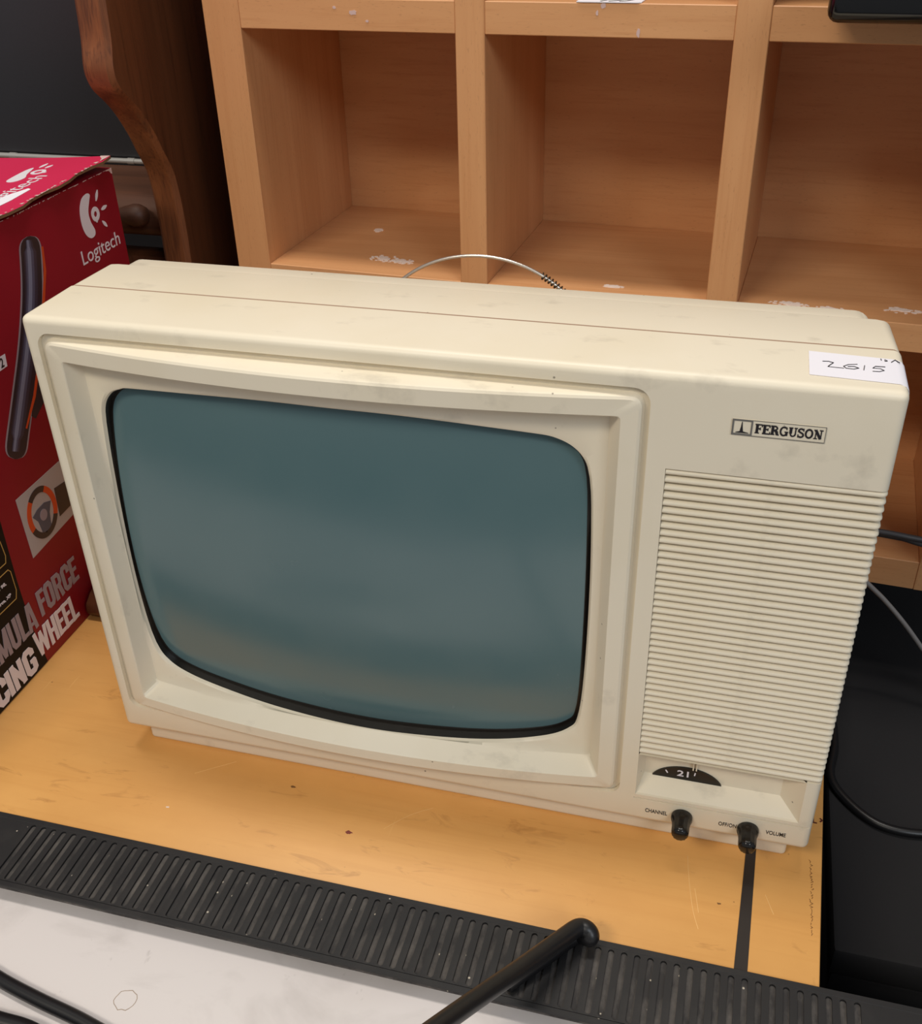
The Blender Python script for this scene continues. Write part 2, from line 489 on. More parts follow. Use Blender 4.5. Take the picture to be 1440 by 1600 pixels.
OPEN = [(.0357, .2859), (.0420, .2960), (.0500, .3005), (.0640, .3030), (.1347, .3068), (.187, .3072), (.2400, .3062), (.3006, .3018), (.3197, .2985), (.3320, .2895), (.3376, .2748), (.3398, .2445), (.3409, .1942), (.3402, .1332), (.3376, .0955), (.3318, .0835), (.3150, .0745), (.2786, .0662), (.2297, .0617), (.1830, .0606), (.1256, .0645), (.084, .0706), (.0575, .0762), (.0422, .0835), (.0335, .0965), (.0296, .1244), (.0284, .1694), (.0301, .2260), (.0328, .2659)]
OPEN = [(p.x, p.y) for p in catmull([(x, z, 0) for x, z in OPEN], 6, True)]
def scaled(poly, d):
    """grow (d > 0) or shrink a loop round its middle by about d"""
    out = []
    for x, z in poly:
        v = Vector((x-XC, z-ZC)); l = v.length; v *= (l+d)/l; out.append((XC+v.x, ZC+v.y))
    return out
FX0, FX1, FZ0, FZ1 = .0128, .3642, .0470, .3327     # raised frame outside
IX0, IX1, IZ0, IZ1 = .0240, .3527, .0575, .3206     # raised frame inside
def L3(poly, yf): return [(x, yf(x, z), z) for x, z in ray_loop(poly)]
lip = lambda x, z: yfront(x)+.0142
loops = [
    L3(rrect(GX0+.0001, GX1-.0001, GZ0+.0001, GZ1-.0001, .009), lambda x, z: .030),
    L3(rrect(GX0+.0001, GX1-.0001, GZ0+.0001, GZ1-.0001, .009), lambda x, z: .0035),
    L3(rrect(FX0-.0006, FX1+.0006, FZ0-.0006, FZ1+.0006, .0065), lambda x, z: .0035),
    L3(rrect(FX0, FX1, FZ0, FZ1, .006), lambda x, z: yfront(x)+.0022),
    L3(rrect(FX0+.0006, FX1-.0006, FZ0+.0006, FZ1-.0006, .0056), lambda x, z: yfront(x)+.0008),
    L3(rrect(FX0+.0020, FX1-.0020, FZ0+.0020, FZ1-.0020, .0046), lambda x, z: yfront(x)),
    L3(rrect(IX0-.0006, IX1+.0006, IZ0-.0006, IZ1+.0006, .0024), lambda x, z: yfront(x)),
    L3(rrect(IX0, IX1, IZ0, IZ1, .0022), lambda x, z: yfront(x)+.0006),
    L3(rrect(IX0+.0046, IX1-.0056, IZ0+.0062, IZ1-.0010, .0022), lambda x, z: yfront(x)+.0112),
    L3(rrect(IX0+.0054, IX1-.0064, IZ0+.0074, IZ1-.0014, .0030), lambda x, z: yfront(x)+.0122),
]
op = ray_loop(OPEN)
# between wall foot and the opening the mask runs on, never crossing the foot loop
foot = [(x, z) for x, y, z in loops[-1]]
def blend(A, B, t): return [(a[0]*(1-t)+b[0]*t, a[1]*(1-t)+b[1]*t) for a, b in zip(A, B)]
loops.append([(x, yfront(x)+.0134, z) for x, z in blend(foot, op, .55)])
loops.append([(x, yfront(x)+.0138, z) for x, z in blend(foot, op, .90)])
loops.append([(x, yfront(x)+.0146, z) for x, z in op])
loops.append([(x, yfront(x)+.0162, z) for x, z in scaled(op, -.0009)])
loft('screen_surround', loops, 'ivory_plastic', tv, smooth=24)
def yglass(x, z): return .0016+.0115*((x-XC)/.157)**2+.0075*((z-ZC)/.12)**2
rim = [[(x, yfront(x)+.0162, z) for x, z in scaled(op, -.0008)],
       [(x, max(yfront(x)+.018, yglass(x, z)-.0005), z) for x, z in scaled(op, -.0018)],
       [(x, yglass(x, z)-.0006, z) for x, z in scaled(op, -.0034)],
       [(x, yglass(x, z)+.002, z) for x, z in scaled(op, -.0044)]]
loft('screen_gasket', rim, 'screen_rim_black', tv, smooth=40)
bm = bmesh.new(); rings = []
ctr = bm.verts.new((XC, yglass(XC, ZC), ZC))
for k in range(1, 15):
    t = k/14
    rings.append([bm.verts.new((XC+(x-XC)*t, yglass(XC+(x-XC)*t, ZC+(z-ZC)*t), ZC+(z-ZC)*t)) for x, z in scaled(op, -.003)])
n = len(rings[0])
for i in range(n): bm.faces.new((ctr, rings[0][i], rings[0][(i+1) % n]))
for A, B in zip(rings, rings[1:]):
    for i in range(n): bm.faces.new((A[i], A[(i+1) % n], B[(i+1) % n], B[i]))
from_bm('screen_glass', bm, 'phosphor_glass', tv, 60)

# rear half of the case
def ring(x0, x1, z0, z1, r, y): return [(u, y, v) for u, v in rrect(x0, x1, z0, z1, r, 6)]
rear = [ring(.004, W-.004, H0+.004, H-.004, .006, .0505),
        ring(.0040, W-.0040, H0+.004, H-.0040, .006, .0534),
        ring(.0002, W-.0002, H0, H-.0002, .005, .0534),
        ring(.0010, W-.0020, H0, H-.0006, .006, DR-.004),
        ring(.0018, W-.0035, H0+.001, H-.0014, .007, DR-.001),
        ring(.0040, W-.0065, H0+.003, H-.0030, .008, DR),
        ring(.0050, W-.0095, H0+.004, H-.0036, .010, DR+.0006),
        ring(.0055, W-.0105, H0+.004, H-.0040, .010, .1150),
        ring(.0075, W-.0130, H0+.005, H-.0062, .011, .1185),
        ring(.0110, W-.0170, H0+.006, H-.0120, .013, .1215),
        ring(.060, W-.06, H0+.006, H-.085, .03, .20),
        ring(.090, W-.09, H0+.01, H-.15, .03, .262),
        ring(.096, W-.096, H0+.016, H-.156, .03, .268)]
loft('rear_cabinet', rear, 'ivory_plastic', tv, cap=True, smooth=40)
loft('seam_shadow_band', [ring(.0035, W-.0035, H0+.0035, H-.0035, .006, .0510), ring(.0003, W-.0003, H0+.0003, H-.0002, .0048, .0514), ring(.0003, W-.0003, H0+.0003, H-.0002, .0048, .0534), ring(.0035, W-.0035, H0+.0035, H-.0035, .006, .0536)], 'seam_shadow_brown', tv)  # added band, its brown paints the shadow line of the gap between case halves
box('plinth', (.0102, .012, 0), (.479, .20, H0+.001), 'ivory_plastic', tv, .003, 3)

# speaker grille: 43 rounded slats that turn the corner of the case
NS = 43; P = (RT-RB)/NS
prof = [(-.35*P, -.0006), (-.35*P, .0013), (-.28*P, .0024), (-.14*P, .0031), (0, .0033), (.14*P, .0031), (.28*P, .0024), (.35*P, .0013), (.35*P, -.0006)]
path = [((RX+.0002, .0034), (0, -1))]
rc = .0036
path += [((W-rc, .0034), (0, -1))]
for a in (22, 45, 68):
    s, c = math.sin(math.radians(a)), math.cos(math.radians(a))
    path.append(((W-rc+s*.0003, .0036-c*.0003), (s, -c)))
path += [((W-.0033, .0040), (1, 0)), ((W-.0033, .0198), (1, 0))]
SL = Vector(ORG['television'])
slat_me = None
for k in range(NS):
    zc = RB+(k+.5)*P
    if slat_me is None:
        bm = bmesh.new(); R = []
        for (x, y), (nx, ny) in path:
            R.append([bm.verts.new((x+nx*h-SL.x, y+ny*h-SL.y, z)) for z, h in prof])
        for A, B in zip(R, R[1:]):
            for i in range(len(A)-1): bm.faces.new((A[i], A[i+1], B[i+1], B[i]))
        bm.faces.new(R[0]); bm.faces.new(R[-1][::-1])
        bmesh.ops.recalc_face_normals(bm, faces=bm.faces)
        slat_me = bpy.data.meshes.new('slat'); bm.to_mesh(slat_me); bm.free(); finish(slat_me, 50)
        slat_me.materials.append(MATS['ivory_plastic'])
    o = bpy.data.objects.new('slat', slat_me); C.objects.link(o); o.parent = tv; o.location = (0, 0, zc)

# tuning recess with the channel dial
BX0, BX1, BZ0, BZ1, BY = TX0+.004, TX1-.0125, .0548, TZ1-.0012, .0125
v = [(TX0, 0, TZ0), (TX1, 0, TZ0), (TX1, 0, TZ1), (TX0, 0, TZ1),
     (BX0, BY, BZ0), (BX1, BY, BZ0), (BX1, BY, BZ1), (BX0, BY, BZ1),
     (TX0+.0002, .0014, TZ0+.0004), (TX1-.001, .0014, TZ0+.0004)]
f = [(0, 1, 9, 8), (8, 9, 5, 4), (4, 5, 6, 7), (3, 7, 6, 2), (0, 8, 4, 7, 3), (1, 2, 6, 5, 9)]
from_py('tuning_recess', v, f, 'ivory_plastic', tv, 20)
face = lambda y: (lambda u, v_, h: (u, y-h, v_))
bm = bmesh.new(); poly_bm(bm, arc(.4097, .0500, .0232, .0156, 18, 162, 24), face(BY), 0, .0012)
# keep only the part of the disc that shows above the sloping floor
dial = from_bm('tuning_dial', bm, 'dial_black', tv)
text_fit('dial_number', '21', .4032, .4106, .0578, .0628, face(BY-.0012), 'white_print', dial, .012)
bm = bmesh.new()
stroke_bm(bm, [[(.3972, .0590), (.3958, .0612)], [(.4143, .0602), (.4146, .0627)]], .0008, face(BY-.0012))
from_bm('dial_tick', bm, 'white_print', dial)
box('dial_pointer', (.4126, .0095, .0660), (.4134, BY, .0740), 'ivory_plastic', tv, .0002, 1)
box('dial_pointer', (.4146, .0095, .0660), (.4154, BY, .0740), 'ivory_plastic', tv, .0002, 1)

# two knobs
def knob(x, z):
    bm = bmesh.new()
    lathe_bm(bm, [(.0060, 0), (.0069, .0006), (.0070, .0024), (.0066, .0040), (.0060, .0058), (.0057, .0085), (.0057, .0125), (.0055, .0148), (.0049, .0164), (.0036, .0173), (0, .0176)],
             lambda a, b, h: (x+a, .0004-h, z+b), 36, lambda k, h: 1.0 if h < .003 or h > .0172 else (1.0 if k % 3 else .93))
    return from_bm('knob', bm, 'knob_black', tv, 45)
knob(.4096, .0330)['label'] = 'black channel knob'; knob(.4516, .0325)['label'] = 'black volume knob'
for s, a, b in (('CHANNEL', .3858, .4001), ('OFF/ON', .4330, .4443), ('VOLUME', .4627, .4751)):
    text_fit('control_lettering', s, a, b, .0314, .0348, face(-.00001), 'ink_black', tv, .006)

# maker's badge: slab-serif lettering drawn as strokes
badge = box('brand_badge', (.4094, -.0005, .3166), (.4546, .0003, .3253), 'ivory_plastic', tv)
F0 = face(-.0005)
bm = bmesh.new()
stroke_bm(bm, [[(.4094, .3166), (.4546, .3166), (.4546, .3253), (.4094, .3253), (.4094, .3166)]], .00022, F0)
stroke_bm(bm, [[(.4098, .3170), (.4190, .3170), (.4190, .3249), (.4098, .3249), (.4098, .3170)]], .0008, F0)
from_bm('badge_outline', bm, 'ink_grey', badge)
bm = bmesh.new()
poly_bm(bm, [(.4140, .3240), (.4137, .3210), (.4133, .3186), (.4113, .3180), (.4113, .3178), (.4177, .3178), (.4177, .3180), (.4150, .3186), (.4146, .3210), (.4143, .3240)], F0)
from_bm('badge_emblem', bm, 'ink_black', badge)
def serif_text(s, x0, x1, z0, h, fn, bm):
    S, T, E_ = .27, .13, .10
    G = {
     'F': (.74, [([(.20, 0), (.20, 1)], S), ([(0, .97), (.70, .97)], T), ([(0, .04), (.44, .04)], E_), ([(.2, .52), (.52, .52)], T), ([(.68, 1), (.68, .74)], E_), ([(.52, .66), (.52, .38)], E_)]),
     'E': (.80, [([(.20, 0), (.20, 1)], S), ([(0, .96), (.72, .96)], T), ([(0, .04), (.76, .04)], T), ([(.2, .52), (.54, .52)], T), ([(.70, 1), (.70, .74)], E_), ([(.74, 0), (.74, .27)], E_), ([(.54, .66), (.54, .38)], E_)]),
     'R': (.88, [([(.20, 0), (.20, 1)], S), ([(0, .04), (.42, .04)], E_), ([(0, .96), (.4, .96)], T), (arc(.38, .75, .26, .21, 90, -90, 10), .15), ([(.2, .52), (.4, .52)], T), ([(.42, .52), (.60, .36), (.68, .04)], S), ([(.62, .04), (.86, .04)], E_)]),
     'G': (.88, [(arc(.44, .5, .34, .46, 55, 300, 16), .17), ([(.70, .95), (.70, .68)], E_), ([(.70, .44), (.70, .03)], S*.9), ([(.5, .44), (.86, .44)], E_)]),
     'U': (.88, [([(.22, 1), (.22, .34)], S), (arc(.45, .34, .24, .29, 180, 360, 12), .14), ([(.69, .34), (.69, 1)], .12), ([(.02, .96), (.42, .96)], E_), ([(.54, .96), (.86, .96)], E_)]),
     'S': (.70, [(arc(.34, .73, .23, .22, 40, 200, 9)+arc(.34, .27, .25, .23, 60, -140, 10)[0:], .17), ([(.58, 1), (.58, .70)], E_), ([(.08, 0), (.08, .32)], E_)]),
     'O': (.88, [(arc(.43, .5, .32, .45, 0, 360, 24), .18)]),
     'N': (.92, [([(.20, .04), (.20, .96)], .11), ([(.16, .98), (.70, .02)], S), ([(.72, .02), (.72, .96)], .11), ([(.02, .04), (.38, .04)], E_), ([(0, .96), (.3, .96)], E_), ([(.54, .96), (.90, .96)], E_)]),
    }
    tot = sum(G[c][0] for c in s); k = (x1-x0)/tot; x = x0
    for c in s:
        wd, st = G[c]
        for L, t in st:
            stroke_bm(bm, [([(x+u*k, z0+v_*h) for u, v_ in L], t*k)], 1, fn)
        x += wd*k
bm = bmesh.new(); serif_text('FERGUSON', .4207, .4535, .3184, .0051, F0, bm)
from_bm('brand_lettering', bm, 'ink_black', badge)

# white paper price label on the top right corner, folded over the side
bm = bmesh.new(); n = 10; top = []
pts = [(.4432, H+.0004), (.47, H+.0004), (.4855, H+.0004), (.4885, H-.0007), (.4900, H-.0025), (.4904, H-.0045), (.4905, H-.008)]
nrm_ = [(0, 1), (0, 1), (.15, .98), (.5, .86), (.86, .5), (.98, .15), (1, 0)]
rows = []
for (x, z), (nx, nz) in zip(pts, nrm_):
    ya, yb_ = .0122-(x-.4432)*.06, .0413-(x-.4432)*.06
    rows.append([bm.verts.new((x-nx*.0002, ya, z-nz*.0002)), bm.verts.new((x, ya, z)), bm.verts.new((x, yb_, z)), bm.verts.new((x-nx*.0002, yb_, z-nz*.0002))])
for A, B in zip(rows, rows[1:]):
    for i in range(4): bm.faces.new((A[i], A[(i+1) % 4], B[(i+1) % 4], B[i]))
bm.faces.new(rows[0]); bm.faces.new(rows[-1][::-1])
lab = from_bm('paper_label', bm, 'paper', tv, 60)
bm = bmesh.new(); tf = lambda u, v_, h: (u, v_, H+.0004+h)
def place(L, s=1.0, ox=0, oy=0): return [(ox+u*s, oy+.0006+v_*s*.8) for u, v_ in L]
stroke_bm(bm, [place([(0, .95), (.35, 1.0), (.62, .82), (.42, .38), (.3, .05), (.75, .02), (1.2, .0)], .0085, .4497, .0220),
               place([(.9, 1.0), (.35, .8), (.05, .4), (.2, .05), (.65, .0), (.95, .25), (.7, .5), (.3, .42)], .0080, .4593, .0218),
               place([(.1, 1), (0, .0)], .0072, .4692, .0216),
               place([(.9, 1.0), (.3, .95), (.15, .6), (.6, .6), (.8, .3), (.5, .02), (.1, .0)], .0080, .4725, .0212)], .00032, tf)
stroke_bm(bm, [place([(0, 1), (.05, .2)], .003, .4782, .0350), place([(.35, .9), (.3, .1), (.6, .2), (.5, .6)], .0035, .4790, .0345), place([(0, 0), (.5, 1), (1, .0)], .004, .4830, .0340)], .00035, tf)
from_bm('handwriting', bm, 'ink_black', lab)

# wire loop aerial behind the case
cxa, cza, Ra, ya = .2090, .2037, .1010, .274
loopP = [(cxa+Ra*math.cos(a), ya, cza+Ra*math.sin(a)) for a in [math.radians(t) for t in range(-75, 256, 3)]]
ant = tube('loop_antenna', loopP, .0013, 'aerial_wire', tv, 10)
a0, a1 = math.radians(61.5), math.radians(40); sp = []
for i in range(181):
    t = i/180; a = a0+(a1-a0)*t; ph = t*2*math.pi*13
    er = Vector((math.cos(a), 0, math.sin(a))); c = Vector((cxa, ya, cza))+er*Ra
    sp.append(c+.0023*(math.cos(ph)*er+math.sin(ph)*Vector((0, 1, 0))))
tube('coil_spring', sp, .0006, 'spring_steel', ant, 6)
box('antenna_base', (cxa-.03, .262, .098), (cxa+.03, .279, .122), 'knob_black', tv, .003, 2)

# ------------------------------------------------------------------ beech pigeonhole shelf
SY, SYAW = .377, -.0613
MS = Matrix.Translation((0, SY, 0)) @ Matrix.Rotation(SYAW, 4, 'Z')
shelf = thing('pigeonhole_shelf', tuple(MS @ Vector((.28, .1, 0))), 'light beech pigeonhole shelf unit with open square compartments behind the television', 'shelf')
def sbox(name, a, b, m, bevel=.0006):
    bm = bmesh.new(); bm_box(bm, a, b, bevel, 1, MS); return from_bm(name, bm, m, shelf)
ST, SD, PZ, BT = .024, .192, .2242, .0235
UP = [(-.0535, -.0200), (.1676, .1916), (.3800, .4046), (.5880, .6120)]
ZT = 3*PZ+BT
for a, b in UP: sbox('upright', (a, 0, 0), (b, SD, ZT), 'beech_vertical')
for k in range(4):
    for (a0, a1), (b0, b1) in zip(UP, UP[1:]):
        z0 = k*PZ; sbox('shelf_board', (a1, .0006, z0), (b0, SD, z0+(BT if k else .029)), 'beech_floor' if k == 1 else 'beech_horizontal')
sbox('back_panel', (-.0535, SD, 0), (.6120, SD+.006, ZT), 'beech_horizontal', 0)
# dried white paint on the compartment floors: thin ragged crusts
def splat(u, d, r1, r2, z, seed, name='paint_patch'):
    rnd = random.Random(seed); bm = bmesh.new()
    for q in range(46):
        rad = rnd.random()**.8; an = rnd.random()*2*math.pi
        cu_, cd_ = u+r1*rad*math.cos(an), d+r2*rad*math.sin(an); sz_ = (1.25-rad)*.0022+.0003
        P_ = [(cu_+sz_*1.7*(.4+.6*rnd.random())*math.cos(2*math.pi*i/9), cd_+sz_*(.4+.6*rnd.random())*math.sin(2*math.pi*i/9)) for i in range(9)]
        poly_bm(bm, P_, lambda a, b, h: MS @ Vector((a, b, z+h)), 0, .0002+q*1.1e-5)
    tag(from_bm(name, bm, 'paint_crust', shelf), kind='stuff')
zf = PZ+BT
splat(.078, .040, .013, .010, zf, 1); splat(.098, .036, .012, .007, zf, 2); splat(.041, .118, .004, .006, zf, 3)
splat(.298, .022, .010, .003, zf, 4); splat(.445, .020, .016, .005, zf, 5); splat(.477, .017, .012, .004, zf, 6); splat(.533, .028, .016, .007, zf, 7)
def splatf(u, z, r1, r2, seed):
    rnd = random.Random(seed); P_ = []
    for i in range(16):
        a = 2*math.pi*i/16; k = .6+.4*rnd.random(); P_.append((u+r1*k*math.cos(a), z+r2*k*math.sin(a)))
    prism('paint_patch', P_, .0007, .0003, 'worn_edge', shelf, lambda a, b, h: MS @ Vector((a, h, b)))
splatf(.3105, .4520, .0016, .0040, 11); splatf(.2835, .4700, .0022, .0026, 12); splatf(.2790, .4650, .0012, .0024, 13)
splatf(.082, .4620, .0040, .0022, 14); splatf(.094, .4560, .0016, .0012, 15); splatf(.066, .4655, .0018, .0014, 16)

# ------------------------------------------------------------------ table with black tape line
tb = thing('work_table', (0, .25, ZF), 'honey coloured wooden table under the television with worn scratched top', 'table')
prism('table_top', [(-.75, -.0835), (.4995, -.0835), (.5240, .62), (-.75, .62)], -.028, 0, 'maple_tabletop', tb, bevel=.0015)
for x, y in ((-.70, -.03), (.44, -.03), (-.70, .56), (.44, .56)):
    box('leg', (x, y, ZF), (x+.04, y+.04, -.028), 'leg_metal', tb, .003, 2)
prism('tape_line', [(.4500, -.0832), (.4580, -.0832), (.4608, .030), (.4546, .030)], 0, .0003, 'tape_black', tb)
tfl = lambda u, v_, h: (u, v_, h+.0001)
rnd = random.Random(9)
bm = bmesh.new(); y = -.046
while y < .012:
    x = .4948+.0010*rnd.random(); l = .0012+.0016*rnd.random()
    stroke_bm(bm, [[(x, y), (x+.0016*rnd.random(), y+l*.5), (x-.0008+.0018*rnd.random(), y+l)]], .00028, tfl, 0, .0001); y += l+.0012*rnd.random()
tag(from_bm('pen_mark', bm, 'pen_faded', tb), kind='stuff')
bm = bmesh.new()
stroke_bm(bm, [[(.4945, .046), (.4945, .0495), (.4975, .0495), (.4975, .046), (.5000, .046)], [(.5020, .0475), (.5034, .0492), (.5020, .0508)]], .0010, tfl, 0, .0001)
tag(from_bm('pen_mark', bm, 'ink_red', tb), kind='stuff')
for L_ in ([(.4165, -.003), (.4190, -.022), (.4230, -.044), (.4275, -.058)], [(.4232, -.028), (.4268, -.046)], [(.4670, -.022), (.4725, -.036)], [(.2120, -.030), (.2260, -.014), (.2400, -.004)], [(.060, -.014), (.085, .004)]):
    bm = bmesh.new(); stroke_bm(bm, [[(p.x, p.y) for p in catmull([(a_, b_, 0) for a_, b_ in L_], 5)]], .00045, tfl, -.00005, .00002); from_bm('scratch', bm, 'scratch_pale', tb)
for cx_, cy_, r_, m_ in ((.1895, -.0385, .0032, 'mark_red'), (.1360, -.0090, .0024, 'pen_faded'), (.0560, -.0480, .0016, 'paint_crust'), (.4390, -.036, .0016, 'pen_faded')):
    rnd = random.Random(int(cx_*1e4)); bm = bmesh.new()
    poly_bm(bm, [(cx_+r_*(.5+.5*rnd.random())*math.cos(2*math.pi*i/14), cy_+r_*.55*(.5+.5*rnd.random())*math.sin(2*math.pi*i/14)) for i in range(14)], tfl, -.00005, .00003); from_bm('table_mark', bm, m_, tb)

# ------------------------------------------------------------------ black ribbed strip along the table edge
SX0, SX1, SYA, SYB, SZ = -.20, .66, -.1372, -.0826, .0036
strip = thing('ribbed_rubber_strip', ((SX0+SX1)/2, (SYA+SYB)/2, 0), 'long black rubber edging strip with a row of slots along the table front', 'edging strip')
PT, NR, X0 = .00788, 70, -.0242
LO, HI = -.1325, -.0878                        # slot span
box('strip_base', (SX0, SYA, .0002), (SX1, SYB, SZ-.0016), 'dusty_rubber', strip)
zz = (SZ-.0018, SZ)
def bar(name, a, b): return box(name, (a[0], a[1], zz[0]), (b[0], b[1], zz[1]), 'black_rubber', strip, .0004, 1)
bar('strip_rail', (SX0, SYA, 0), (SX1, LO-.0008, 0)); bar('strip_rail', (SX0, HI+.0008, 0), (SX1, SYB, 0))
xe0 = X0-PT/2; xe1 = X0+(NR-.5)*PT
rr = PT*.24                                    # slot half width
def half_slot(sx, n=6):
    """outline of one side of a land, from low y to high y; sx=-1 left, +1 right"""
    e = PT/2
    P_ = [(sx*e, LO-.0008), (sx*e, LO)]
    for i in range(1, n+1):
        a = math.pi/2*i/n; P_.append((sx*(e-rr*math.sin(a)), LO+rr*(1-math.cos(a))))
    for i in range(0, n+1):
        a = math.pi/2*i/n; P_.append((sx*(e-rr*math.cos(a)), HI-rr+rr*math.sin(a)))
    P_.append((sx*e, HI+.0008)); return P_
poly = half_slot(1)+half_slot(-1)[::-1]
rib_me = None; SO_ = Vector(ORG['ribbed_rubber_strip'])
for k in range(NR-1):
    if rib_me is None:
        bm = bmesh.new(); n = len(poly)
        A = [bm.verts.new((u, v_-SO_.y, zz[0])) for u, v_ in poly]; B = [bm.verts.new((u, v_-SO_.y, zz[1])) for u, v_ in poly]
        bm.faces.new(A); bm.faces.new(B[::-1])
        for i in range(n): bm.faces.new((A[i], A[(i+1) % n], B[(i+1) % n], B[i]))
        bmesh.ops.recalc_face_normals(bm, faces=bm.faces)
        rib_me = bpy.data.meshes.new('rib'); bm.to_mesh(rib_me); bm.free(); rib_me.materials.append(MATS['black_rubber'])
    o = bpy.data.objects.new('rib', rib_me); C.objects.link(o); o.parent = strip; o.location = (X0+(k+.5)*PT-SO_.x, 0, 0)
def end_land(xa, xb, side):
    hs = [(x, y) for x, y in half_slot(side)]
    if side > 0: pl = [(xa, LO-.0008)]+[(xb-PT/2+x, y) for x, y in hs]+[(xa, HI+.0008)]
    else: pl = [(xb, LO-.0008), (xb, HI+.0008)]+[(xa+PT/2+x, y) for x, y in hs[::-1]]
    prism('strip_end', pl, zz[0], zz[1], 'black_rubber', strip)
end_land(SX0, X0, 1); end_land(X0+(NR-1)*PT, SX1, -1)

# ------------------------------------------------------------------ white counter in front
wc = thing('white_counter', (.1, -.32, ZF), 'scuffed white laminate counter in front of the black strip', 'counter')
box('counter_top', (-.6, -.42, -.036), (.80, -.0842, -.010), 'scuffed_white_laminate', wc, .002, 2)
box('counter_body', (-.58, -.40, ZF), (.78, -.10, -.036), 'charcoal_felt', wc)
bm = bmesh.new(); ring_ = []
rnd = random.Random(5)
cx_, cy_ = .0985, -.1830
ringp = [(cx_+.0062*math.cos(2*math.pi*i/18)*(1+.18*rnd.random()), cy_+.0058*math.sin(2*math.pi*i/18)*(1+.25*rnd.random())) for i in range(18)]
ringp.append(ringp[0]); stroke_bm(bm, [ringp], .0004, lambda u, v_, h: (u, v_, -.010+h), 0, .0001)
from_bm('ring_stain', bm, 'stain_tan', wc)

# ------------------------------------------------------------------ red racing-wheel box
XB = -.12
bx = thing('cardboard_box', (-.27, .12, 0), 'red printed cardboard racing wheel box with lifted lid left of the television', 'box')
BYA, BYB, BZ = -.08, .306, .3495
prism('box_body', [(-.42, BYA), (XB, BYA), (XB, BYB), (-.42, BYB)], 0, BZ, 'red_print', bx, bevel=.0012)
bxf = lambda u, v_, h: (XB+.0001+h, u, v_)
def bpoly(name, poly, m, par, h0=0, h1=.0002):
    bm = bmesh.new(); poly_bm(bm, poly, bxf, h0, h1); return from_bm(name, bm, m, par)
side = bpoly('black_panel_print', [(BYA+.001, .001), (.0715, .001), (.0655, .045), (.0650, .090), (.0668, .150), (.058, .240), (.03, .30), (BYA+.001, .32)], 'black_print', bx, 0, .00015)
# logo mark and name
logo = bpoly('logo_mark', [(p.x, p.y) for p in catmull([(.2630, .3392, 0), (.2550, .3368, 0), (.2495, .3290, 0), (.2483, .3180, 0), (.2510, .3090, 0), (.2568, .3042, 0), (.2630, .3048, 0), (.2645, .3090, 0), (.2610, .3170, 0), (.2606, .3250, 0), (.2650, .3330, 0), (.2672, .3372, 0)], 5, True)], 'white_print', bx)
bm = bmesh.new(); stroke_bm(bm, [arc(.2697, .3205, .0040, .0042, 0, 360, 20)], .0036, bxf); poly_bm(bm, [(.2672, .3172), (.2722, .3172), (.2704, .3135), (.2690, .3135)], bxf)
def petal(a, b, wd):
    a, b = Vector(a), Vector(b); d = b-a; nrm = Vector((-d.y, d.x)).normalized()
    return [tuple(a+d*t+nrm*wd*math.sin(math.pi*(.08+.84*t))*s) for s in (1, -1) for t in ([i/8 for i in range(9)] if s > 0 else [1-i/8 for i in range(9)])]
for a, b in (((.2742, .3300), (.2793, .3380)), ((.2792, .3214), (.2880, .3226)), ((.2772, .3125), (.2828, .3062))): poly_bm(bm, petal(a, b, .0016), bxf)
from_bm('logo_rays', bm, 'white_print', logo)
text_fit('logo_lettering', 'Logitech', .2388, .2970, .2830, .2985, bxf, 'white_print', bx, 0)
# printed wheel rim (dark curved bar) with orange line
def ribbon(name, cl, wl, m, par, h0=0, h1=.0002):
    bm = bmesh.new(); cl = [Vector(c) for c in cl]; L, R_ = [], []
    for i, c in enumerate(cl):
        t = (cl[min(i+1, len(cl)-1)]-cl[max(i-1, 0)]).normalized(); nn = Vector((-t.y, t.x)); L.append(tuple(c+nn*wl[i])); R_.append(tuple(c-nn*wl[i]))
    for i in range(len(cl)-1): poly_bm(bm, [L[i], R_[i], R_[i+1], L[i+1]], bxf, h0, h1)
    return from_bm(name, bm, m, par)
CL = [(p.x, p.y) for p in catmull([(.1800, .3300, 0), (.1770, .3150, 0), (.1670, .2870, 0), (.1490, .2530, 0), (.1260, .2180, 0), (.1090, .1930, 0), (.1010, .1800, 0)], 6)]
nC = len(CL); WL = [.0118*min(1, math.sqrt(max(0.02, 1-(1-min(1, i/5))**2)))*min(1, math.sqrt(max(.02, 1-(1-min(1, (nC-1-i)/5))**2))) for i in range(nC)]
ribbon('wheel_rim_outline', CL, [w_*1.13+.0003 for w_ in WL], 'grey_print', bx, 0, .0001)
rimp = ribbon('wheel_rim_print', CL, WL, 'handle_print', bx, 0, .0002)
for q, (off, wk, mm) in enumerate(((.0012, .62, 'handle_mid_print'), (.0022, .40, 'handle_soft_print'), (.0028, .18, 'handle_light_print'))):
    ribbon('wheel_rim_sheen', [(x-off*.8, y+off*.5) for x, y in CL[2:-3]], [w_*wk*(1 if 2 < i < nC-9 else .6) for i, w_ in enumerate(WL[2:-3])], mm, rimp, .0002, .0003+q*.00004)
ribbon('orange_line_print', [(.1925, .318), (.1890, .300), (.1750, .272), (.1600, .245), (.1400, .215), (.1215, .196)], [.0012, .0014, .0016, .0016, .0016, .0010], 'orange_print', bx, 0, .00028)
ribbon('wheel_spoke_print', [(.1850, .270), (.1700, .245), (.1520, .218), (.1330, .200)], [.006, .010, .010, .003], 'handle_print', bx, 0, .00013)
tile = bpoly('number_tile_print', [(.108, .2496), (.1198, .2499), (.1208, .2594), (.109, .2597)], 'white_print', bx)
text_fit('number_print', '2', .1130, .1168, .2510, .2585, lambda u, v_, h: bxf(u, v_, h+.0002), 'ink_black', tile, .02)
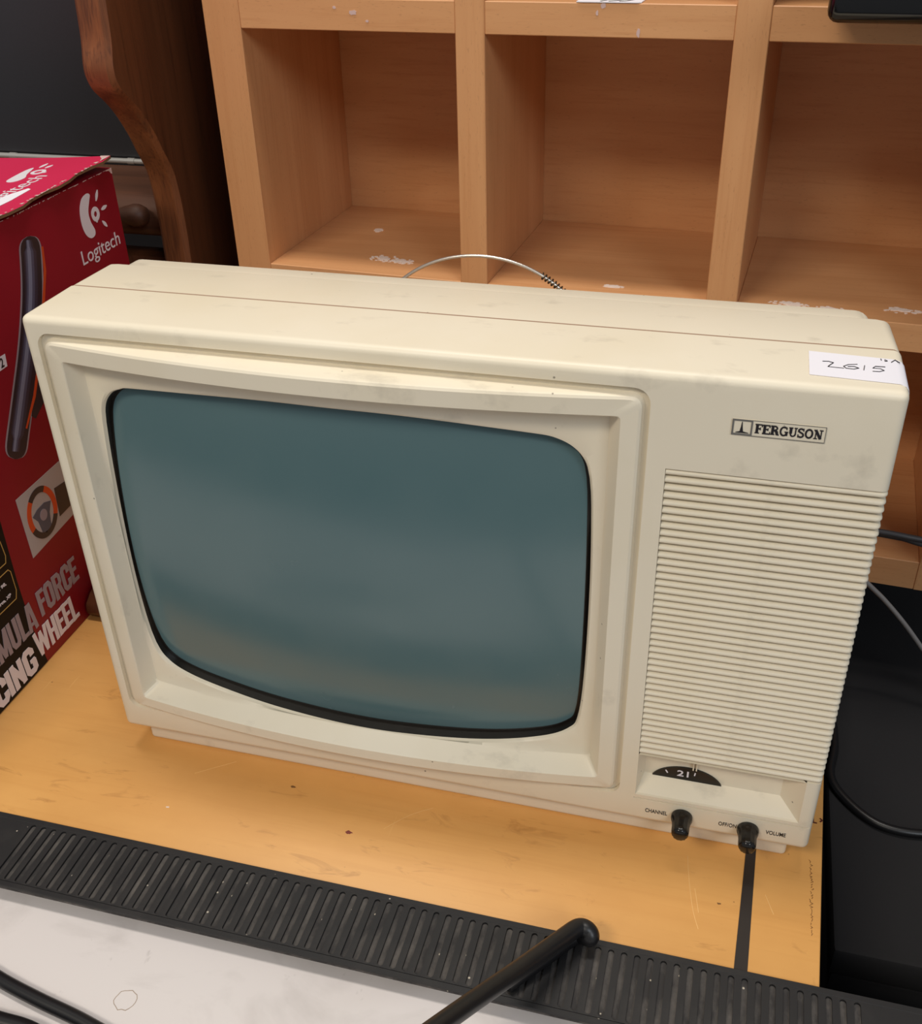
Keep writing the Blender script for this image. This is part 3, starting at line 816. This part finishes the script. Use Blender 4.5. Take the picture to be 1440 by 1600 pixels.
# inset picture of the wheel
ins = bpoly('inset_picture', [(.0890, .0945), (.1560, .1000), (.1560, .1520), (.0884, .1500)], 'silver_print', bx)
fi = lambda u, v_, h: bxf(u, v_, h+.0002)
wc_, wz = .1135, .1235
bm = bmesh.new(); stroke_bm(bm, [arc(wc_, wz, .0165, .0200, 60, 130, 14), arc(wc_, wz, .0165, .0200, 205, 330, 18)], .0052, fi); from_bm('inset_rim_print', bm, 'handle_print', ins)
bm = bmesh.new(); stroke_bm(bm, [arc(wc_, wz, .0165, .0200, 130, 205, 14), arc(wc_, wz, .0165, .0200, -30, 60, 14)], .0052, fi); from_bm('inset_grip_print', bm, 'orange_print', ins)
bm = bmesh.new(); poly_bm(bm, [(.1010, .1260), (.1060, .1190), (.1080, .1050), (.1190, .1050), (.1215, .1190), (.1262, .1270), (.1180, .1300), (.1080, .1290)], fi); from_bm('inset_hub_print', bm, 'slate_print', ins)
bm = bmesh.new(); poly_bm(bm, arc(.1137, .1210, .0046, .0050, 0, 345, 16), lambda u, v_, h: fi(u, v_, h+.0002)); from_bm('inset_badge_print', bm, 'grey_print', ins)
bm = bmesh.new(); poly_bm(bm, [(.1320, .1080), (.1480, .1090), (.1500, .1320), (.1340, .1340)], fi); from_bm('inset_clamp_print', bm, 'handle_print', ins)
# heavy condensed title lettering
def block_text(s, x0, x1, z0, z1, fn, bm, slant=.10):
    G = {
     'F': (.46, [([(.1, 0), (.1, 1)], .2), ([(.1, .915), (.44, .915)], .17), ([(.1, .52), (.40, .52)], .16)]),
     'E': (.48, [([(.1, 0), (.1, 1)], .2), ([(.1, .915), (.46, .915)], .17), ([(.1, .51), (.42, .51)], .16), ([(.1, .085), (.46, .085)], .17)]),
     'L': (.46, [([(.1, 0), (.1, 1)], .2), ([(.1, .085), (.44, .085)], .17)]),
     'I': (.24, [([(.1, 0), (.1, 1)], .2)]),
     'H': (.58, [([(.1, 0), (.1, 1)], .2), ([(.44, 0), (.44, 1)], .2), ([(.1, .5), (.44, .5)], .17)]),
     'N': (.58, [([(.1, 0), (.1, 1)], .19), ([(.44, 0), (.44, 1)], .19), ([(.08, .97), (.46, .03)], .17)]),
     'M': (.78, [([(.1, 0), (.1, 1)], .19), ([(.64, 0), (.64, 1)], .19), ([(.1, .97), (.37, .06)], .17), ([(.64, .97), (.37, .06)], .17)]),
     'W': (.84, [([(.07, 1), (.22, .03)], .18), ([(.22, .03), (.40, .9)], .16), ([(.40, .9), (.58, .03)], .16), ([(.58, .03), (.73, 1)], .18)]),
     'U': (.58, [([(.1, 1), (.1, .2), (.18, .08), (.36, .08), (.44, .2), (.44, 1)], .2)]),
     'O': (.58, [([(.1, .5), (.1, .82), (.18, .92), (.36, .92), (.44, .82), (.44, .18), (.36, .08), (.18, .08), (.1, .18), (.1, .5)], .2)]),
     'C': (.56, [([(.44, .64), (.44, .82), (.36, .92), (.18, .92), (.1, .82), (.1, .18), (.18, .08), (.36, .08), (.44, .18), (.44, .38)], .2)]),
     'G': (.58, [([(.44, .66), (.44, .82), (.36, .92), (.18, .92), (.1, .82), (.1, .18), (.18, .08), (.36, .08), (.44, .14), (.44, .46)], .2), ([(.28, .46), (.5, .46)], .13)]),
     'R': (.58, [([(.1, 0), (.1, 1)], .2), ([(.1, .915), (.36, .915), (.44, .82), (.44, .58), (.36, .49), (.1, .49)], .17), ([(.34, .5), (.46, 0)], .2)]),
     'A': (.60, [([(.08, 0), (.22, 1)], .18), ([(.46, 0), (.32, 1)], .18), ([(.12, .24), (.42, .24)], .14)]),
     ' ': (.22, []),
    }
    h = z1-z0; tot = sum(G[c][0] for c in s); k = (x1-x0)/tot; x = x0
    for c in s:
        wd, st = G[c]
        for L, t in st:
            stroke_bm(bm, [([(x+u*k+v_*h*slant, z0+v_*h) for u, v_ in L], t*k)], 1, fn)
        x += wd*k
ft = lambda u, v_, h: bxf(u, v_, h+.0002)
bm = bmesh.new(); block_text('FORCE', .0797, .1360, .0418, .0662, ft, bm, -.02); block_text('FORMULA', -.0120, .0745, .0375, .0640, ft, bm, -.02)
from_bm('title_lettering', bm, 'grey_print', bx)
bm = bmesh.new(); block_text('WHEEL', .0640, .1240, .0100, .0352, ft, bm, -.04); block_text('RACING', -.0250, .0610, .0042, .0285, ft, bm, -.04)
from_bm('title_lettering', bm, 'white_print', bx)
bm = bmesh.new()
stroke_bm(bm, [[(.02, .1035), (.0590, .1040), (.0612, .1010), (.0612, .0830), (.0585, .0765), (.02, .0765)], [(.02, .1750), (.0600, .1300), (.0610, .1160), (.0590, .1105), (.02, .1105)]], .0006, ft)
from_bm('panel_outline_print', bm, 'yellow_print', bx)
text_fit('small_print', 'Force, XP', .036, .0545, .0815, .0850, ft, 'white_print', bx, .02)
text_fit('small_print', 'Win 98,', .036, .0530, .0935, .0970, ft, 'white_print', bx, .02)
# lid: lifted flap with thickness, corrugated edge, worn rim, logo and white sticker
lf = {}
def lidz(x, y):   # lid surface: hinged far left, sprung up towards its right edge, dipping to the front
    t = min(1, max(0, (x+.42)/.30)); s = (y-BYA)/(BYB-BYA)
    return BZ+.0004+.0020*t*t+.0062*t**4*max(0, (s-.55)/.45)**1.3
xs = [-.42+.30*i/12 for i in range(13)]; ys = [BYA+(BYB-.004-BYA)*i/24 for i in range(25)]
bm = bmesh.new(); top, bot = {}, {}
for i, x in enumerate(xs):
    for j, y in enumerate(ys):
        xx = x+(.004 if i == 12 else 0)+(.0022*math.sin(j*1.7) if i == 12 else 0)
        top[i, j] = bm.verts.new((xx, y, lidz(x, y)+.0022)); bot[i, j] = bm.verts.new((xx, y, lidz(x, y)))
for i in range(12):
    for j in range(24):
        bm.faces.new((top[i, j], top[i+1, j], top[i+1, j+1], top[i, j+1])); bm.faces.new((bot[i, j], bot[i, j+1], bot[i+1, j+1], bot[i+1, j]))
kraft = []
for j in range(24): kraft.append(bm.faces.new((top[12, j], bot[12, j], bot[12, j+1], top[12, j+1]))); bm.faces.new((bot[0, j], top[0, j], top[0, j+1], bot[0, j+1]))
for i in range(12): kraft.append(bm.faces.new((top[i+1, 24], top[i, 24], bot[i, 24], bot[i+1, 24]))); bm.faces.new((top[i, 0], top[i+1, 0], bot[i+1, 0], bot[i, 0]))
for f_ in kraft: f_.material_index = 1
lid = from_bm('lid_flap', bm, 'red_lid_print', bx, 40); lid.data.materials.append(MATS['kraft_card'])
lt = lambda u, v_, h: (u, v_, lidz(u, v_)+.0023+h)
bm = bmesh.new()
rnd = random.Random(3)
for k in range(60):
    y = BYA+.15+rnd.random()*(BYB-BYA-.16); l = .001+.005*rnd.random()**2; dx = .0006+.0022*rnd.random()**2
    poly_bm(bm, [(-.1165-dx, y+l*.2), (-.1163, y), (-.1163, y+l), (-.1165-dx*.6, y+l*.8)], lt, 0, .0002+k*1.1e-6)
poly_bm(bm, [(-.124, .299), (-.1180, .292), (-.1163, .288), (-.1163, .3015), (-.125, .3015)], lt)
tag(from_bm('worn_lid_edge', bm, 'worn_edge', lid), kind='stuff')
bm = bmesh.new()
poly_bm(bm, [(p.x, p.y) for p in catmull([(-.1640, .2290, 0), (-.1590, .2330, 0), (-.1580, .2420, 0), (-.1625, .2510, 0), (-.1660, .2620, 0), (-.1690, .2700, 0), (-.1715, .2640, 0), (-.1710, .2480, 0), (-.1690, .2330, 0)], 4, True)], lt)
stroke_bm(bm, [[(-.1565+.0045*math.cos(math.radians(t)), .2580+.0055*math.sin(math.radians(t))) for t in range(0, 361, 24)]], .0030, lt)
for a, b in (((-.1640, .2705), (-.1640, .2830)), ((-.1575, .2690), (-.1560, .2780)), ((-.1515, .2560), (-.1495, .2590))): poly_bm(bm, petal(a, b, .0017), lt)
from_bm('lid_logo', bm, 'white_print', lid)
text_fit('lid_lettering', 'Logitech', .170, .2480, .1370, .1535, lambda u, v_, h: lt(-v_, u, h), 'white_print', lid, 0)
bm = bmesh.new(); poly_bm(bm, [(-.1450, .150), (-.1320, .150), (-.1310, .1850), (-.1325, .2120), (-.1360, .2140), (-.1430, .195)], lt); from_bm('lid_sticker', bm, 'paper', lid)
# worn white creases along the top edge of the side
bm = bmesh.new()
for k in range(40):
    y = .15+rnd.random()*.15; l = .001+.006*rnd.random()**2; poly_bm(bm, [(y, BZ-.0003-.0012*rnd.random()**2), (y+l, BZ-.0006), (y+l, BZ-.0001), (y, BZ-.0001)], bxf, 0, .0001+k*2e-6)
poly_bm(bm, [(.297, BZ-.0010), (.3010, BZ-.0016), (.3035, BZ-.0045), (.3052, BZ-.0050), (.3052, BZ-.0001), (.295, BZ-.0001)], bxf)
tag(from_bm('worn_corner', bm, 'worn_edge', bx), kind='stuff')

# ------------------------------------------------------------------ dark carved wooden stand behind the box
cw = thing('carved_wooden_stand', (-.17, .46, 0), 'dark carved wooden stand with wavy side panel behind the red box', 'furniture')
EDGE = [(.352, 0), (.352, .05), (.358, .110), (.372, .18), (.3765, .2534), (.3768, .2838), (.3751, .3108), (.3705, .3321), (.3598, .3514), (.3517, .3668), (.3387, .3854), (.3260, .3985), (.3115, .4115), (.3060, .4265), (.3105, .4493), (.3128, .4768), (.318, .52), (.335, .57), (.35, .62)]
EDGE = [(p.x, p.y) for p in catmull([(a, b, 0) for a, b in EDGE], 4)]
bm = bmesh.new(); yb = .60; px0, px1 = -.1275, -.1000
n = len(EDGE)
A = [bm.verts.new((px0, y, z)) for y, z in EDGE]; A2 = [bm.verts.new((px0+.004, y-.0045, z)) for y, z in EDGE]
B2 = [bm.verts.new((px1-.004, y-.0045, z)) for y, z in EDGE]; B = [bm.verts.new((px1, y, z)) for y, z in EDGE]
AB = [bm.verts.new((px0, yb, z)) for y, z in EDGE]; BB = [bm.verts.new((px1, yb, z)) for y, z in EDGE]
edge_faces = []
for i in range(n-1):
    for P_, Q_ in ((A, A2), (A2, B2), (B2, B)): edge_faces.append(bm.faces.new((P_[i], Q_[i], Q_[i+1], P_[i+1])))
    bm.faces.new((B[i], BB[i], BB[i+1], B[i+1])); bm.faces.new((A[i], A[i+1], AB[i+1], AB[i])); bm.faces.new((AB[i], AB[i+1], BB[i+1], BB[i]))
bm.faces.new((A[-1], A2[-1], B2[-1], B[-1], BB[-1], AB[-1])); bm.faces.new((A[0], AB[0], BB[0], B[0], B2[0], A2[0]))
for f_ in edge_faces: f_.material_index = 1
pan = from_bm('side_panel', bm, 'dark_oak', cw, 40); pan.data.materials.append(MATS['worn_oak_edge'])
# ledge with rounded front and a turned knob
prism('ledge', [(.395, .268), (.398, .262), (.405, .258), (.50, .258), (.50, .298), (.41, .298), (.400, .293), (.395, .283)], -.50, px0-.0002, 'dark_oak_flat', cw, lambda a, b, h: (h, a, b), 40)
bm = bmesh.new()
lathe_bm(bm, [(.0045, 0), (.006, .004), (.0085, .010), (.0105, .016), (.0105, .021), (.008, .026), (.004, .028), (0, .0282)], lambda a, b, h: (-.176+h*1.2, .3835+a, .284+b), 20)
from_bm('turned_knob', bm, 'dark_oak_flat', cw, 50)
FT = [(.60, 0), (.136, 0), (.130, .008), (.132, .016), (.142, .023), (.165, .027), (.24, .034), (.33, .075), (.352, .12), (.60, .12)]
prism('foot', FT, -.1185, -.0880, 'dark_oak', cw, lambda a, b, h: (h, a, b), 40, .002)
box('lower_rail', (-.50, .41, .10), (px0-.0002, .44, .235), 'dark_oak', cw, .004, 2)

# ------------------------------------------------------------------ dark panel with silver trim behind
dp = thing('dark_panel', (-.45, .51, .298), 'large plain charcoal panel with silver trim leaning behind the carved stand', 'panel')
box('panel_sheet', (-.95, .505, .305), (-.130, .52, .90), 'charcoal_panel', dp, .002, 2)
tube('silver_trim', [(-.95, .503, .3016), (-.60, .503, .3016), (-.130, .503, .3016)], .0028, 'chrome', dp, 14)
for x in (-.37, -.228): tube('trim_joint', [(x, .503, .3016), (x+.008, .503, .3016)], .0034, 'chrome', dp, 14)

# ------------------------------------------------------------------ black glossy device and card on the upper shelf
ztop = 2*PZ+BT
bm = bmesh.new(); bm_box(bm, (.443, -.088, ztop+.0005), (.586, .13, ztop+.042), .007, 4, MS)
dv = from_bm('electronic_device', bm, 'gloss_black', None, 40)
tag(dv, 'glossy black electronic device overhanging the upper right compartment', 'electronics')
pc = prism('price_card', [(.263, .0008), (.266, -.0002), (.308, -.0002), (.3115, .0012), (.3115, .03), (.263, .03)], ztop+.0002, ztop+.0008, 'paper', None, lambda a, b, h: MS @ Vector((a, b, h)))
tag(pc, 'small white card with handwriting lying on the upper middle shelf', 'card')
bm = bmesh.new(); stroke_bm(bm, [[(.281, .0016), (.284, .008), (.286, .014)], [(.287, .0022), (.292, .006), (.296, .012)], [(.295, .0022), (.300, .006), (.304, .013)]], .0011, lambda u, v_, h: MS @ Vector((u, v_, ztop+.0009+h)))
from_bm('card_handwriting', bm, 'ink_grey', pc)

# ------------------------------------------------------------------ black case to the right of the table
ZC_ = -.10
ca = thing('black_case', (.72, .28, ZF), 'plain black storage case standing lower than the table on the right', 'case')
box('case_body', (.528, .0255, ZF), (.92, .56, ZC_-.03), 'charcoal_felt', ca, .004, 2)
box('case_lid', (.526, .0235, ZC_-.029), (.922, .562, ZC_), 'charcoal_felt', ca, .004, 2)

# ------------------------------------------------------------------ cables
def ray_z(u, v, z):
    """place a point of a cable at height z"""
    fwd = Vector((math.sin(YAW)*math.cos(PITCH), math.cos(YAW)*math.cos(PITCH), -math.sin(PITCH)))
    right = Vector((math.cos(YAW), -math.sin(YAW), 0)); up = right.cross(fwd)
    c, s = math.cos(ROLL), math.sin(ROLL); r2 = c*right+s*up; u2 = -s*right+c*up
    d = r2*((u-720)/F_PX)-u2*((v-800)/F_PX)+fwd
    return CAM+d*((z-CAM.z)/d.z)
A = ray_z(560, 1695, .115); Bp = ray_z(700, 1592, .072); Cp = ray_z(810, 1515, .040); Dp = ray_z(872, 1470, .0255)
Ep = ray_z(902, 1450, .0205)
Fp = Ep+Vector((.0060, .0012, -.0015)); Gp = Ep+Vector((.0078, -.0010, -.0052))
zl = SZ+.0055
Gp.z = max(Gp.z, zl+.001)
Hp = ray_z(898, 1462, zl); Ip = ray_z(850, 1495, zl); Jp = ray_z(790, 1537, zl)
o = tube('power_cable', catmull([A, Bp, Cp, Dp, Ep, Fp, Gp, Hp, Ip, Jp], 10), .0054, 'cable_black', None, 16)
tag(o, 'thick black cable looping over the ribbed strip in the foreground', 'cable')
zc_ = -.010
P1 = [ray_z(u, v, zc_+.0045) for u, v in ((-60, 1490), (0, 1530), (60, 1562), (130, 1596), (220, 1650), (330, 1730))]
tag(tube('power_cable', catmull(P1, 8), .0043, 'cable_black', None, 14), 'black cable lying across the lower left of the white counter', 'cable')
P2 = [ray_z(u, v, zc_+.0055) for u, v in ((-70, 1578), (0, 1596), (60, 1618), (160, 1690))]
tag(tube('power_cable', catmull(P2, 8), .0054, 'cable_black', None, 14), 'thicker black cable at the very bottom left corner of the counter', 'cable')
P3 = [ray_z(u, v, ZC_+.004) for u, v in ((1235, 1060), (1292, 1110), (1303, 1162), (1297, 1210), (1320, 1248), (1372, 1288), (1440, 1303), (1520, 1296), (1640, 1230))]
tag(tube('power_cable', catmull(P3, 8), .0036, 'cable_black', None, 12), 'black cable curving over the black case beside the table', 'cable')
P4 = [(.47, .290, .10), (.512, .295, .060), (.541, .299, .0297), (.558, .300, .0135), (.5790, .298, -.0085), (.612, .296, -.048), (.66, .294, ZC_+.003), (.74, .29, ZC_+.003)]
tag(tube('signal_cable', catmull(P4, 8), .0021, 'cable_grey', None, 10), 'thin grey cable sloping from behind the television to the black case', 'cable')
def sp_(u, d, z): return MS @ Vector((u, d, z))
P5 = [sp_(.44, -.012, .074), sp_(.50, -.018, .068), sp_(.556, -.022, .0685), sp_(.583, -.022, .0670), sp_(.64, -.02, .065), sp_(.72, -.02, .02)]
tag(tube('mains_cable', catmull(P5, 8), .0027, 'cable_dark_grey', None, 10), 'dark grey cable crossing the bottom compartment, the upper of two', 'cable')
P6 = [sp_(.44, -.010, .068), sp_(.50, -.014, .063), sp_(.556, -.016, .0625), sp_(.575, -.016, .0605), sp_(.60, -.016, .052), sp_(.66, -.016, .01)]
tag(tube('mains_cable', catmull(P6, 8), .0026, 'cable_dark_grey', None, 10), 'dark grey cable bending down across the bottom compartment, the lower of two', 'cable')
